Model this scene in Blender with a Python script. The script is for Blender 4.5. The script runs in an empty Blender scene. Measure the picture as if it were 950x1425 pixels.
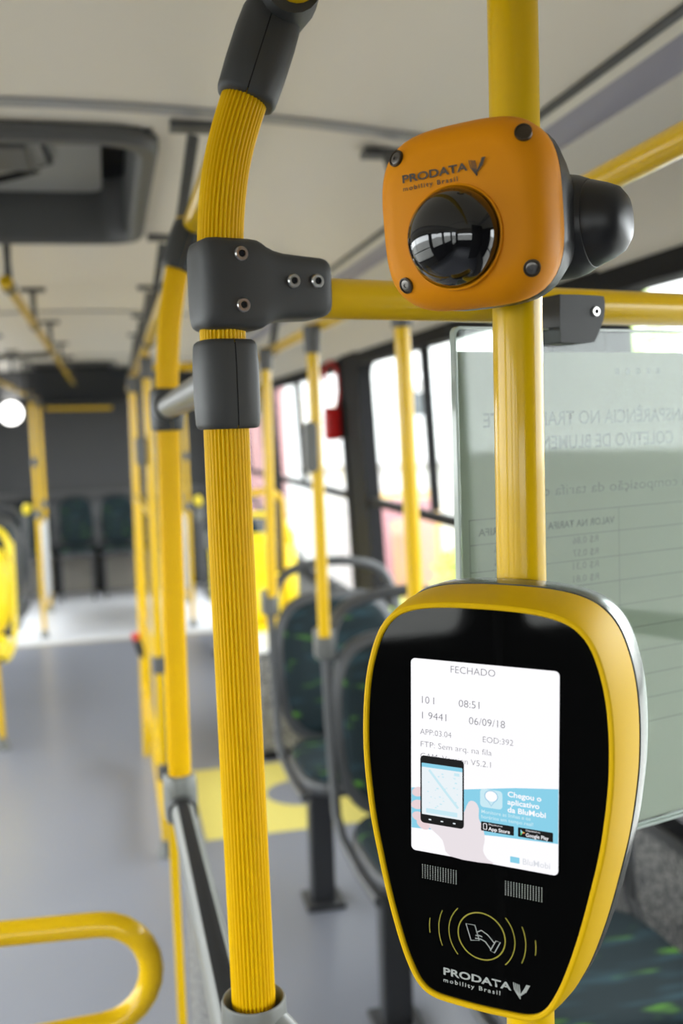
import bpy, bmesh, math, random
from mathutils import Vector, Matrix
R = math.radians
random.seed(7)
SC = bpy.context.scene
COL = SC.collection

# ------------------------------------------------------------------ camera
F_PX, W_PX, H_PX = 1420.0, 950.0, 1425.0
VP, ROLL = (150.0, 605.0), 0.035           # vanishing point of the bus axis, camera roll
d_ = Vector((VP[0]-W_PX/2, H_PX/2-VP[1], -F_PX))
zc = Vector((-ROLL, 1, 0)); zc.z = -(d_.x*zc.x + d_.y*zc.y)/d_.z; zc.normalize()
yc = d_.normalized(); xc = yc.cross(zc)
CAM = Vector((0, 0, 1.48))
camd = bpy.data.cameras.new('camera'); cam = bpy.data.objects.new('camera', camd); COL.objects.link(cam)
m4 = Matrix((xc, yc, zc)).to_4x4(); m4.translation = CAM
cam.matrix_world = m4
camd.sensor_fit = 'VERTICAL'; camd.sensor_height = 36.0; camd.lens = 36.0*F_PX/H_PX
camd.clip_start = 0.02; camd.clip_end = 200
camd.dof.use_dof = True; camd.dof.focus_distance = 0.665; camd.dof.aperture_fstop = 5.2
SC.camera = cam

# ------------------------------------------------------------------ world / exposure
wd = bpy.data.worlds.new('overcast_sky'); SC.world = wd; wd.use_nodes = True
nt = wd.node_tree; nt.nodes.clear()
bg = nt.nodes.new('ShaderNodeBackground'); wo = nt.nodes.new('ShaderNodeOutputWorld')
bg.inputs[0].default_value = (0.95, 0.975, 1.0, 1); bg.inputs[1].default_value = 4.0
nt.links.new(bg.outputs[0], wo.inputs[0])
vs = SC.view_settings
vs.view_transform = 'Standard'; vs.look = 'None'; vs.gamma = 1.0; vs.use_curve_mapping = False
vs.exposure = 1.2
SC.cycles.sample_clamp_indirect = 4.0; SC.cycles.denoising_prefilter = 'ACCURATE'; SC.cycles.denoising_input_passes = 'RGB_ALBEDO_NORMAL'
SC.cycles.caustics_reflective = False; SC.cycles.caustics_refractive = False; SC.cycles.max_bounces = 16; SC.cycles.diffuse_bounces = 6; SC.cycles.transparent_max_bounces = 24

# ------------------------------------------------------------------ bus dimensions
XR, XL, YF, YB = 1.15, -1.45, -2.5, 9.95
def ceil_z(x): return 2.095 - 0.062*((x+0.12)/0.9)**2 if x > -0.12 else 2.095 - 0.05*((x+0.12)/0.95)**2

def portal(loc, rot, sx, sy):
    l = bpy.data.lights.new('window_portal', 'AREA'); l.shape = 'RECTANGLE'; l.size = sx; l.size_y = sy
    l.cycles.is_portal = True
    o = bpy.data.objects.new('window_portal', l); o.location = loc; o.rotation_euler = rot; COL.objects.link(o)

# ------------------------------------------------------------------ materials
MATS = {}
def mat(name, col, rough=0.5, metal=0.0, coat=0.0, noise=None, bump=None, spec=0.5, emit=None, trans=None):
    if name in MATS: return MATS[name]
    m = bpy.data.materials.new(name); m.use_nodes = True; t = m.node_tree; n = t.nodes; L = t.links
    b = n['Principled BSDF']
    b.inputs['Base Color'].default_value = (*col, 1); b.inputs['Roughness'].default_value = rough
    b.inputs['Metallic'].default_value = metal; b.inputs['Coat Weight'].default_value = coat
    b.inputs['Coat Roughness'].default_value = 0.08
    b.inputs['Specular IOR Level'].default_value = spec
    if emit:
        b.inputs['Emission Color'].default_value = (*emit[0], 1); b.inputs['Emission Strength'].default_value = emit[1]
    if noise or bump:
        tc = n.new('ShaderNodeTexCoord')
    if noise:   # (scale, second colour, low, high)
        nz = n.new('ShaderNodeTexNoise'); nz.inputs['Scale'].default_value = noise[0]; nz.inputs['Detail'].default_value = 4
        rp = n.new('ShaderNodeValToRGB'); rp.color_ramp.elements[0].position = noise[2]; rp.color_ramp.elements[1].position = noise[3]
        rp.color_ramp.elements[0].color = (*col, 1); rp.color_ramp.elements[1].color = (*noise[1], 1)
        L.new(tc.outputs['Object'], nz.inputs['Vector']); L.new(nz.outputs['Fac'], rp.inputs[0]); L.new(rp.outputs[0], b.inputs['Base Color'])
    if bump:    # (scale, strength, distance)
        nz = n.new('ShaderNodeTexNoise'); nz.inputs['Scale'].default_value = bump[0]
        bp = n.new('ShaderNodeBump'); bp.inputs['Strength'].default_value = bump[1]; bp.inputs['Distance'].default_value = bump[2]
        L.new(tc.outputs['Object'], nz.inputs['Vector']); L.new(nz.outputs['Fac'], bp.inputs['Height']); L.new(bp.outputs[0], b.inputs['Normal'])
    MATS[name] = m
    return m

def glass_mat(name, tint=(1, 1, 1), refl=0.08):
    m = bpy.data.materials.new(name); m.use_nodes = True; t = m.node_tree; n = t.nodes; n.clear()
    o = n.new('ShaderNodeOutputMaterial'); mx = n.new('ShaderNodeMixShader'); tr = n.new('ShaderNodeBsdfTransparent')
    gl = n.new('ShaderNodeBsdfGlossy'); lw = n.new('ShaderNodeLayerWeight'); lw.inputs['Blend'].default_value = 0.5
    pw_ = n.new('ShaderNodeMath'); pw_.operation = 'POWER'; pw_.inputs[1].default_value = 5.0
    fr = n.new('ShaderNodeMath'); fr.operation = 'MULTIPLY_ADD'; fr.inputs[1].default_value = 0.85; fr.inputs[2].default_value = 0.035
    tr.inputs[0].default_value = (*tint, 1); gl.inputs['Roughness'].default_value = 0.02
    t.links.new(lw.outputs['Facing'], pw_.inputs[0]); t.links.new(pw_.outputs[0], fr.inputs[0])
    t.links.new(fr.outputs[0], mx.inputs[0]); t.links.new(tr.outputs[0], mx.inputs[1]); t.links.new(gl.outputs[0], mx.inputs[2])
    t.links.new(mx.outputs[0], o.inputs[0]); MATS[name] = m
    return m

def fabric_mat():
    m = mat('seat_fabric', (0.010, 0.018, 0.021), 0.85, spec=0.2)
    t = m.node_tree; n = t.nodes; L = t.links; b = n['Principled BSDF']
    tc = n.new('ShaderNodeTexCoord')
    def streak(rot, sx, sy, seed, lo, hi):
        mp = n.new('ShaderNodeMapping'); mp.inputs['Rotation'].default_value = (0.3, rot, 0.4); mp.inputs['Scale'].default_value = (sx, sy, sy)
        mp.inputs['Location'].default_value = (seed, seed*0.7, seed*0.3)
        nz = n.new('ShaderNodeTexNoise'); nz.inputs['Scale'].default_value = 1.0; nz.inputs['Detail'].default_value = 1.5
        rp = n.new('ShaderNodeMapRange'); rp.inputs[1].default_value = lo; rp.inputs[2].default_value = hi
        L.new(tc.outputs['Object'], mp.inputs[0]); L.new(mp.outputs[0], nz.inputs['Vector']); L.new(nz.outputs['Fac'], rp.inputs[0])
        return rp.outputs[0]
    s1 = streak(0.7, 8, 30, 1.3, 0.63, 0.78); s2 = streak(-0.5, 6, 26, 5.1, 0.56, 0.78)
    def mix(a, bcol, fac):
        x = n.new('ShaderNodeMix'); x.data_type = 'RGBA'
        if isinstance(a, tuple): x.inputs[6].default_value = (*a, 1)
        else: L.new(a, x.inputs[6])
        x.inputs[7].default_value = (*bcol, 1); L.new(fac, x.inputs[0]); return x.outputs[2]
    c = mix((0.010, 0.018, 0.021), (0.025, 0.06, 0.075), s2)
    c = mix(c, (0.07, 0.19, 0.02), s1)
    L.new(c, b.inputs['Base Color'])
    return m

M_RIB   = mat('ribbed_yellow_plastic', (0.74, 0.45, 0.001), 0.42, spec=0.16)
M_YEL   = mat('yellow_gloss_paint', (0.68, 0.42, 0.001), 0.30, spec=0.2, coat=0.35)
M_YLO   = mat('yellow_seat_plastic', (0.85, 0.66, 0.01), 0.35)
M_ORA   = mat('orange_camera_plastic', (0.68, 0.245, 0.001), 0.5, spec=0.15, bump=(900, 0.08, 0.0004))
M_VYEL  = mat('validator_yellow_plastic', (0.66, 0.40, 0.001), 0.5, spec=0.12, bump=(1200, 0.05, 0.0003))
M_CLAMP = mat('charcoal_clamp_plastic', (0.036, 0.037, 0.037), 0.5, spec=0.35, bump=(1500, 0.15, 0.0003))
M_GRY   = mat('grey_tube_plastic', (0.12, 0.122, 0.115), 0.35)
M_SOCK  = mat('pale_grey_cast_metal', (0.15, 0.155, 0.145), 0.38)
M_BLK   = mat('black_plastic', (0.012, 0.012, 0.013), 0.38)
M_RUB   = mat('black_rubber', (0.010, 0.010, 0.011), 0.75, spec=0.2)
M_GLS   = mat('black_glass', (0.002, 0.002, 0.002), 0.04, spec=0.5)
M_DOME  = mat('smoked_dome', (0.006, 0.006, 0.007), 0.03, coat=0.6)
M_STEEL = mat('bolt_steel', (0.55, 0.54, 0.52), 0.28, metal=1.0)
M_CHROM = mat('dark_chrome_shell', (0.16, 0.165, 0.16), 0.22, metal=0.7)
M_CEIL  = mat('cream_ceiling_laminate', (0.74, 0.68, 0.58), 0.45)
M_COVE  = mat('cream_cove_laminate', (0.66, 0.63, 0.57), 0.45)
M_SEAM  = mat('grey_aluminium_seam', (0.33, 0.33, 0.34), 0.4, metal=0.3)
M_STRIP = mat('lilac_grey_diffuser', (0.32, 0.31, 0.37), 0.4)
M_STRP2 = mat('cream_strip', (0.76, 0.72, 0.62), 0.4)
M_FLOOR = mat('grey_vinyl_floor', (0.195, 0.203, 0.24), 0.30, noise=(900, (0.245, 0.255, 0.29), 0.42, 0.6))
M_SPECK = mat('speckled_grey_panel', (0.045, 0.045, 0.047), 0.55, noise=(150, (0.40, 0.39, 0.36), 0.44, 0.66), bump=(150, 0.4, 0.0015))
M_REAR  = mat('dark_rear_panel', (0.030, 0.031, 0.033), 0.45)
M_FIX   = mat('hatch_frame_grey', (0.075, 0.075, 0.075), 0.5)
M_LID   = mat('hatch_lid_grey', (0.22, 0.22, 0.215), 0.5)
M_WHITE = mat('white_panel', (0.85, 0.86, 0.88), 0.35)
M_RED   = mat('red_plastic', (0.55, 0.008, 0.008), 0.35)
M_MARKY = mat('yellow_floor_marking', (0.72, 0.62, 0.16), 0.4)
M_PAPER = mat('pale_green_paper', (0.27, 0.285, 0.24), 0.7)
M_PRINT = mat('showing_through_print', (0.13, 0.15, 0.125), 0.7)
M_PRINT2= mat('faint_print', (0.19, 0.205, 0.175), 0.7)
M_GEDGE = mat('glass_edge', (0.36, 0.42, 0.38), 0.15)
M_SHELL = mat('grey_seat_shell', (0.050, 0.052, 0.055), 0.45)
M_LEG   = mat('black_seat_leg', (0.03, 0.031, 0.034), 0.4)
_t = M_PAPER.node_tree; _mx = _t.nodes.new('ShaderNodeMixShader'); _tl = _t.nodes.new('ShaderNodeBsdfTranslucent'); _tl.inputs[0].default_value = (0.62, 0.65, 0.56, 1)
_mx.inputs[0].default_value = 0.5; _t.links.new(_t.nodes['Principled BSDF'].outputs[0], _mx.inputs[1]); _t.links.new(_tl.outputs[0], _mx.inputs[2]); _t.links.new(_mx.outputs[0], _t.nodes['Material Output'].inputs[0])
M_FAB   = fabric_mat()
M_FLIGHT = mat('light_grey_vinyl_floor', (0.66, 0.67, 0.71), 0.35)
M_PANE  = glass_mat('window_glass', (0.97, 0.985, 0.98))
M_GPAN  = glass_mat('divider_glass', (0.93, 0.97, 0.95))
# print on the devices; the dark brown also paints shade in screw recesses
M_INKSHD  = mat('dark_brown_ink_and_shade', (0.03, 0.018, 0.006), 0.5)
M_INKG  = mat('grey_ink', (0.36, 0.37, 0.35), 0.5)
M_INKY  = mat('ochre_ink', (0.30, 0.25, 0.02), 0.5)
def scr(name, col, s=0.54): return mat(name, (0, 0, 0), 0.3, spec=0.2, emit=(col, s*0.79))
M_SCR   = scr('screen_white', (0.98, 0.97, 1.0), 0.56)
M_SINK  = scr('screen_grey_text', (0.20, 0.20, 0.22), 0.5)
M_SBLK  = scr('screen_black', (0.01, 0.01, 0.01), 0.5)
M_SBLU  = scr('screen_sky_blue', (0.28, 0.70, 0.90), 0.5)
M_SBLU2 = scr('screen_pale_blue', (0.62, 0.87, 0.96), 0.52)
M_SHAND = scr('screen_hand_pink', (0.90, 0.83, 0.87), 0.5)
M_SHAN2 = scr('screen_finger_pink', (0.90, 0.72, 0.75), 0.5)
M_SMAP  = scr('screen_map', (0.86, 0.93, 0.97), 0.53)
M_SRED  = scr('screen_red', (0.8, 0.10, 0.08), 0.5)
M_SGRN  = scr('screen_green', (0.1, 0.65, 0.25), 0.5)
M_SYEL  = scr('screen_yellow', (0.95, 0.70, 0.1), 0.5)

# ------------------------------------------------------------------ mesh helpers
class B:
    def __init__(s): s.bm = bmesh.new()
    def box(s, c, size, rot=None):
        mtx = Matrix.Translation(c) @ (rot.to_4x4() if rot else Matrix.Identity(4)) @ Matrix.Diagonal((*size, 1))
        bmesh.ops.create_cube(s.bm, size=1.0, matrix=mtx); return s
    def loft(s, rings, cap=True, closed=True):
        vr = [[s.bm.verts.new(p) for p in r] for r in rings]
        n = len(rings[0])
        for a, b in zip(vr, vr[1:]):
            for i in range(n if closed else n-1):
                j = (i+1) % n
                s.bm.faces.new((a[i], a[j], b[j], b[i]))
        if cap and closed:
            s.bm.faces.new(list(reversed(vr[0]))); s.bm.faces.new(vr[-1])
        return s
    def tube(s, path, r, seg=16, flutes=0, cap=True, flute_depth=0.03):
        P = [Vector(p) for p in path]
        T = [(P[min(i+1, len(P)-1)]-P[max(i-1, 0)]).normalized() for i in range(len(P))]
        up = Vector((0, 0, 1)) if abs(T[0].z) < 0.9 else Vector((1, 0, 0))
        u = T[0].cross(up).normalized(); rings = []
        rr = r if isinstance(r, (list, tuple)) else [r]*len(P)
        for i, (p, t) in enumerate(zip(P, T)):
            u = (u - t*u.dot(t)).normalized(); v = t.cross(u)
            ring = []
            N = flutes*6 if flutes else seg
            for k in range(N):
                a = 2*math.pi*k/N; q = rr[i]
                if flutes:
                    q = rr[i]*(1 - flute_depth*(0.5+0.5*math.cos(a*flutes))**1.5)
                ring.append(p + (u*math.cos(a)+v*math.sin(a))*q)
            rings.append(ring)
        return s.loft(rings, cap)
    def prism(s, pts, org, u, v, d0, d1):
        u, v, org = Vector(u), Vector(v), Vector(org); n = u.cross(v).normalized()
        return s.loft([[org+u*a+v*b+n*d0 for a, b in pts], [org+u*a+v*b+n*d1 for a, b in pts]])
    def lathe(s, prof, org, axis, seg=24):
        axis = Vector(axis).normalized(); a = axis.orthogonal().normalized(); b = axis.cross(a); org = Vector(org)
        rings = [[org+axis*h+(a*math.cos(2*math.pi*k/seg)+b*math.sin(2*math.pi*k/seg))*max(r, 1e-5) for k in range(seg)] for r, h in prof]
        return s.loft(rings)
    def flat(s, pts, z):
        s.bm.faces.new([s.bm.verts.new((x, y, z)) for x, y in pts]); return s
    def ribbon(s, pts, w, z, closed=False):
        P = [Vector((x, y, 0)) for x, y in pts]; n = len(P); vs_ = []
        for i in range(n):
            a = P[(i-1) % n] if (closed or i > 0) else P[i]; b = P[(i+1) % n] if (closed or i < n-1) else P[i]
            t = (b-a).normalized(); q = Vector((-t.y, t.x, 0))*w/2
            vs_.append((s.bm.verts.new((P[i]+q)+Vector((0, 0, z))), s.bm.verts.new((P[i]-q)+Vector((0, 0, z)))))
        for i in range(n if closed else n-1):
            j = (i+1) % n; s.bm.faces.new((vs_[i][0], vs_[i][1], vs_[j][1], vs_[j][0]))
        return s
    def build(s, name, m, parent=None, bevel=0.0, seg=3, angle=35, weld=False):
        bmesh.ops.recalc_face_normals(s.bm, faces=s.bm.faces)
        me = bpy.data.meshes.new(name); s.bm.to_mesh(me); s.bm.free()
        me.materials.append(m)
        me.polygons.foreach_set('use_smooth', [True]*len(me.polygons)); me.set_sharp_from_angle(angle=R(angle))
        o = bpy.data.objects.new(name, me); COL.objects.link(o)
        if parent: o.parent = parent
        if bevel:
            b = o.modifiers.new('bevel', 'BEVEL'); b.width = bevel; b.segments = seg; b.limit_method = 'ANGLE'; b.angle_limit = R(40)
            b.harden_normals = False
        return o

def tag(o, label=None, cat=None, group=None, kind=None):
    if label: o['label'] = label
    if cat: o['category'] = cat
    if group: o['group'] = group
    if kind: o['kind'] = kind
    return o
def thing(name, loc, label, cat, group=None, rot=None):
    o = bpy.data.objects.new(name, None); COL.objects.link(o); o.location = loc; o.empty_display_size = 0.05
    if rot: o.rotation_euler = rot
    return tag(o, label, cat, group)
def struct(o): o['kind'] = 'structure'; return o
def sempty(name):
    o = bpy.data.objects.new(name, None); COL.objects.link(o); o['kind'] = 'structure'; return o
def copy_tree(o, parent=None):
    c = o.copy(); COL.objects.link(c); c.parent = parent
    for ch in list(o.children): copy_tree(ch, c)
    return c
def rrect(w, h, r, n=6, cx=0, cy=0):
    pts = []
    for sx, sy, a0 in ((1, 1, 0), (-1, 1, 90), (-1, -1, 180), (1, -1, 270)):
        for k in range(n+1):
            a = R(a0+90*k/n); pts.append((cx+sx*(w/2-r)+r*math.cos(a), cy+sy*(h/2-r)+r*math.sin(a)))
    return pts
def catmull(pts, per=6, closed=True):
    n = len(pts); out = []
    for i in range(n if closed else n-1):
        if closed: p = [Vector(pts[(i+k-1) % n]) for k in range(4)]
        else: p = [Vector(pts[min(max(i+k-1, 0), n-1)]) for k in range(4)]
        for k in range(per):
            t = k/per
            out.append(0.5*((2*p[1])+(p[2]-p[0])*t+(2*p[0]-5*p[1]+4*p[2]-p[3])*t*t+(3*p[1]-p[0]-3*p[2]+p[3])*t**3))
    if not closed: out.append(Vector(pts[-1]))
    return out
def offset(poly, d):
    n = len(poly); out = []
    for i in range(n):
        a, b = Vector(poly[i-1][:2]), Vector(poly[(i+1) % n][:2]); t = (b-a).normalized()
        out.append((poly[i][0]+t.y*d, poly[i][1]-t.x*d))
    return out
_dg = None
def text(s, name, x, y, size, m, parent, z, align='LEFT', sx=1.0, bold=0.0, mirror=False, space=1.0, shear=0.0):
    cu = bpy.data.curves.new('lettering', 'FONT'); cu.body = s; cu.size = size; cu.align_x = align; cu.offset = bold
    cu.space_character = space; cu.shear = shear; cu.resolution_u = 3
    o = bpy.data.objects.new('lettering', cu); COL.objects.link(o)
    dg = bpy.context.evaluated_depsgraph_get(); dg.update()
    me = bpy.data.meshes.new_from_object(o.evaluated_get(dg)); bpy.data.objects.remove(o); bpy.data.curves.remove(cu)
    f = -1 if mirror else 1
    me.transform(Matrix.Translation((x, y, z)) @ Matrix.Diagonal((sx*f, 1, 1, 1)))
    me.name = name; me.materials.clear(); me.materials.append(m)
    q = bpy.data.objects.new(name, me); COL.objects.link(q); q.parent = parent
    return q

# ================================================================== THE SETTING
# ---- floor
fl = struct(B().box(((XL+XR)/2, (YF+YB)/2, -0.03), (XR-XL+0.1, YB-YF+0.1, 0.06)).build('floor', M_FLOOR))
mk = B().prism([(0.27, 3.62), (1.10, 3.62), (1.10, 4.40), (0.27, 4.40)], (0, 0, 0), (1, 0, 0), (0, 1, 0), 0.0003, 0.0012).build('floor_marking', M_MARKY, fl)
B().prism([(0.70+0.15*math.cos(2*math.pi*k/40), 4.0+0.15*math.sin(2*math.pi*k/40)) for k in range(40)], (0, 0, 0), (1, 0, 0), (0, 1, 0), 0.0014, 0.002).build('marking_disc', M_FLOOR, mk)

B().prism([(XL+0.02, 7.5), (XR-0.02, 7.5), (XR-0.02, YB-0.02), (XL+0.02, YB-0.02)], (0, 0, 0), (1, 0, 0), (0, 1, 0), 0.0003, 0.003).build('rear_floor_section', M_FLIGHT, fl)
B().box(((XL+XR)/2, 7.485, 0.002), (XR-XL-0.04, 0.05, 0.006)).build('threshold_strip', mat('beige_threshold', (0.50, 0.45, 0.34), 0.4), fl)
# ---- ceiling: panels between transverse seams
ceil = sempty('ceiling')
XC0, XC1 = -1.09, 0.785
def patch(b, x0, x1, y0, y1):
    n = max(2, int((x1-x0)/0.12)); xs = [x0+(x1-x0)*i/n for i in range(n+1)]
    top = [[Vector((x, y, ceil_z(x))) for x in xs]+[Vector((x, y, ceil_z(x)+0.02)) for x in reversed(xs)] for y in (y0, y1)]
    b.loft(top)
HX0, HX1, HY0, HY1 = -0.53, 0.12, 2.13, 3.25
seams = [YF, -0.6, 2.0, 5.25, 8.1, YB]
for a, c in zip(seams, seams[1:]):
    b = B()
    if a == 2.0:
        patch(b, XC0, XC1, a, HY0); patch(b, XC0, HX0, HY0, HY1); patch(b, HX1, XC1, HY0, HY1); patch(b, XC0, XC1, HY1, c)
    else: patch(b, XC0, XC1, a+0.0, c)
    b.build('ceiling_panel', M_CEIL, ceil)
for y in seams[1:-1]:
    b = B(); n = 16; xs = [XC0+(XC1-XC0)*i/n for i in range(n+1)]
    b.loft([[Vector((x, y+dy, ceil_z(x)-0.001)) for x in xs]+[Vector((x, y+dy, ceil_z(x)-0.006)) for x in reversed(xs)] for dy in (-0.022, 0.022)])
    b.build('seam_strip', M_SEAM, ceil)
B().box(((XL+XR)/2, (YF+YB)/2, 2.30), (XR-XL+0.2, YB-YF+0.2, 0.04)).build('roof_skin', M_WHITE, ceil)
# side strips and coves along both sides
def band(prof, name, m, n):
    b = B(); b.loft([[Vector((x, y, z)) for x, z in prof] for y in (YF, YB)])
    o = b.build(name, m); struct(o); return o
def mirror_x(p): return [(-0.30-x, z) for x, z in p]
zz = ceil_z(XC1)
PROFS = [([(0.785, zz+0.01), (0.785, zz-0.006), (0.80, zz-0.008), (0.80, zz+0.01)], M_FIX),
         ([(0.80, zz+0.01), (0.80, zz-0.004), (0.825, zz-0.012), (0.825, zz+0.01)], M_STRP2),
         ([(0.825, zz+0.01), (0.825, zz-0.010), (0.85, zz-0.024), (0.89, zz-0.028), (0.89, zz+0.01)], M_STRIP),
         ([(0.89, zz+0.01), (0.89, zz-0.030), (0.99, zz-0.075), (1.06, zz-0.140), (XR-0.055, 1.80), (XR+0.07, 1.80), (XR+0.07, zz+0.01)], M_COVE)]
k_ = 1
for p, m in PROFS:
    band(p, 'trim_%d' % k_, m, k_); k_ += 1
    band(mirror_x(p), 'trim_%d' % k_, m, k_); k_ += 1
for x in (XL-0.1, XR+0.1): 
    struct(B().box((x, (YF+YB)/2, 2.06), (0.06, YB-YF+0.2, 0.52)).build('trim_%d' % k_, M_WHITE)); k_ += 1

# ---- side walls with windows
def ring_loft(b, outer, inner, x0, x1):
    # frame between two outlines in the YZ plane
    rs = [[Vector((x0, y, z)) for y, z in outer], [Vector((x0, y, z)) for y, z in inner], [Vector((x1, y, z)) for y, z in inner], [Vector((x1, y, z)) for y, z in outer]]
    b.loft(rs+[rs[0]], cap=False)
WN = 1
def window(xw, sgn, y0, y1, z0=0.58, z1=1.80, transom=1.145, divide=True, lower=True):
    global WN
    w = sempty('window_%d' % WN); WN += 1
    cy, cz = (y0+y1)/2, (z0+z1)/2; h, ww = z1-z0, y1-y0
    b = B(); ring_loft(b, rrect(ww+0.02, h, 0.012, 6, cy, cz), rrect(ww-0.10, h-0.10, 0.07, 6, cy, cz), xw-0.02*sgn, xw+0.045*sgn); b.build('window_frame', M_RUB, w)
    if transom:
        B().box((xw+0.005*sgn, cy, transom), (0.03, ww-0.1, 0.034)).build('transom', M_RUB, w)
        if divide: B().box((xw+0.005*sgn, cy+0.06, (transom+z1)/2), (0.028, 0.035, z1-transom-0.05)).build('divider', M_RUB, w)
    xg = xw+0.03*sgn
    def pane(ya, yb, za, zb): B().box((xg, (ya+yb)/2, (za+zb)/2), (0.005, yb-ya, zb-za)).build('pane', M_PANE, w)
    if transom:
        pane(y0+0.04, y1-0.04, z0+0.04, transom)
        if divide: pane(y0+0.04, cy+0.06, transom, z1-0.04); pane(cy+0.06, y1-0.04, transom, z1-0.04)
        else: pane(y0+0.04, y1-0.04, transom, z1-0.04)
    else: pane(y0+0.04, y1-0.04, z0+0.04, z1-0.04)
    portal((xw+0.06*sgn, cy, cz), (0, R(90)*sgn, 0), h-0.1, ww-0.1)
    return w
wr = sempty('wall_right')
RW = [(0.02, 2.14), (2.40, 4.43), (4.74, 7.08), (7.34, 9.35)]  # no window behind the camera, wall kept closed there to reduce front light
WR = [window(XR, 1, y0, y1, 0.58 if y0 < 7 else 0.16) for y0, y1 in RW]
ys = [YF]+[v for p in RW for v in p]+[YB]
for i in range(0, len(ys), 2):
    if ys[i+1]-ys[i] > 0.03: B().box((XR+0.02, (ys[i]+ys[i+1])/2, 1.19), (0.06, ys[i+1]-ys[i], 1.24)).build('window_pillar', M_RUB, wr)
for y0, y1, z in ((YF, 7.34, 0.58), (7.34, 9.35, 0.16), (9.35, YB, 0.58)): B().box((XR+0.03, (y0+y1)/2, z/2-0.01), (0.06, y1-y0, z+0.02)).build('lower_panel', M_SPECK, wr)
B().box((XR-0.005, (YF+7.34)/2, 0.575), (0.05, 7.34-YF, 0.03)).build('sill_strip', M_FIX, wr)
for w_ in WR+[wr]:          # the window band leans inwards towards the roof
    for o in w_.children:
        for v in o.data.vertices:
            if v.co.z > 0.6: v.co.x -= 0.055*(v.co.z-0.6)/1.2
struct(B().box((XR-0.006, (YF+YB)/2, 0.05), (0.012, YB-YF, 0.10)).build('baseboard_right', M_FIX))
wl = sempty('wall_left')
LW = [(-2.3, -1.5), (0.45, 3.0), (4.6, 7.0)]
for y0, y1 in LW: window(XL, -1, y0, y1)
LD = [(-1.45, 0.35), (3.1, 4.5), (7.15, 9.0)]      # doors on the kerb side
segs = sorted(LW+LD); prev = YF
for y0, y1 in segs+[(YB, YB)]:
    if y0-prev > 0.03: B().box((XL-0.02, (prev+y0)/2, 0.9), (0.06, y0-prev, 1.84)).build('window_pillar', M_RUB, wl)
    prev = y1
for y0, y1 in LW:
    B().box((XL-0.03, (y0+y1)/2, 0.28), (0.06, y1-y0, 0.60)).build('lower_panel', M_SPECK, wl)
DN = 1
for y0, y1 in LD:
    d = sempty('door_%d' % DN); DN += 1
    for a, c in ((y0, (y0+y1)/2-0.01), ((y0+y1)/2+0.01, y1)):
        cy = (a+c)/2; b = B()
        zlo = 1.05 if DN == 2 else 0.12
        ring_loft(b, rrect(c-a, 1.80, 0.012, 6, cy, 0.90), rrect(c-a-0.14, 1.74-zlo, 0.05, 6, cy, zlo+(1.74-zlo)/2), XL-0.06, XL-0.01)
        leaf = b.build('door_leaf', M_RUB, d)
        B().box((XL-0.035, cy, zlo+(1.74-zlo)/2), (0.005, c-a-0.12, 1.74-zlo)).build('pane', M_PANE, leaf)
    portal((XL-0.08, (y0+y1)/2, 0.95), (0, R(-90), 0), 1.6, y1-y0-0.1)
# ---- rear wall
re = struct(B().box(((XL+XR)/2, YB+0.03, 1.0), (XR-XL+0.2, 0.06, 2.2)).build('wall_rear', M_REAR))
B().prism([(9.45, 2.07), (9.93, 1.80), (9.93, 2.07)], (0, 0, 0), (0, 1, 0), (0, 0, 1), XL+0.05, XR-0.05).build('sloped_fairing', M_REAR, re)
B().box(((XL+XR)/2, YB-0.02, 0.93), (XR-XL-0.1, 0.05, 0.05)).build('ledge', M_FIX, re)
# ---- front wall with windscreen, behind the camera
wf = sempty('wall_front')
B().box(((XL+XR)/2, YF-0.03, 0.40), (XR-XL+0.2, 0.06, 0.90)).build('dash_panel', M_REAR, wf)
B().box(((XL+XR)/2, YF-0.03, 1.94), (XR-XL+0.2, 0.06, 0.78)).build('header_panel', M_CEIL, wf)  # unseen; reaches down low to cut the light through the windscreen
for x in (XL+0.05, XR-0.05): B().box((x, YF-0.03, 1.34), (0.14, 0.06, 1.0)).build('corner_post', M_RUB, wf)
B().box((0.74, -0.72, 0.98), (0.84, 0.04, 1.96)).build('light_blocking_bulkhead', M_REAR, wf)  # added out of view to block light from the front right
ws = sempty('window_%d' % WN); WN += 1
B().box(((XL+XR)/2, YF-0.03, 1.34), (XR-XL-0.24, 0.006, 1.0)).build('pane', M_PANE, ws)
portal(((XL+XR)/2, YF-0.08, 1.2), (R(90), 0, R(180)), XR-XL-0.3, 0.7)

# ================================================================== OUTSIDE
struct(B().box((6, 12, -0.95), (120, 120, 0.1)).build('ground', mat('grey_asphalt', (0.22, 0.22, 0.21), 0.9, noise=(3, (0.30, 0.29, 0.27), 0.3, 0.7))))
def building(loc, sx, sy, h, m, label, wins, mw, mr):
    t = thing('building', loc, label, 'building')
    B().box((0, 0, h/2), (sx, sy, h)).build('facade', m, t)
    B().box((0, 0, h+0.1), (sx+0.4, sy+0.4, 0.2)).build('roof', mr, t)
    for x, z, w, hh in wins:
        f = B().box((x, -sy/2-0.02, z), (w+0.14, 0.06, hh+0.14)).build('window', M_WHITE, t)
        B().box((x, -sy/2-0.055, z), (w, 0.02, hh)).build('window_pane', mw, f)
M_BW = mat('white_render', (0.78, 0.78, 0.77), 0.9); M_BP = mat('pink_render', (0.62, 0.36, 0.36), 0.9)
M_DW = mat('dark_window', (0.10, 0.11, 0.12), 0.3); M_TILE = mat('grey_roof', (0.45, 0.44, 0.43), 0.9)
M_PK = mat('red_paint', (0.55, 0.27, 0.30), 0.7); M_OCH = mat('ochre_paint', (0.8, 0.5, 0.15), 0.7)
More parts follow.
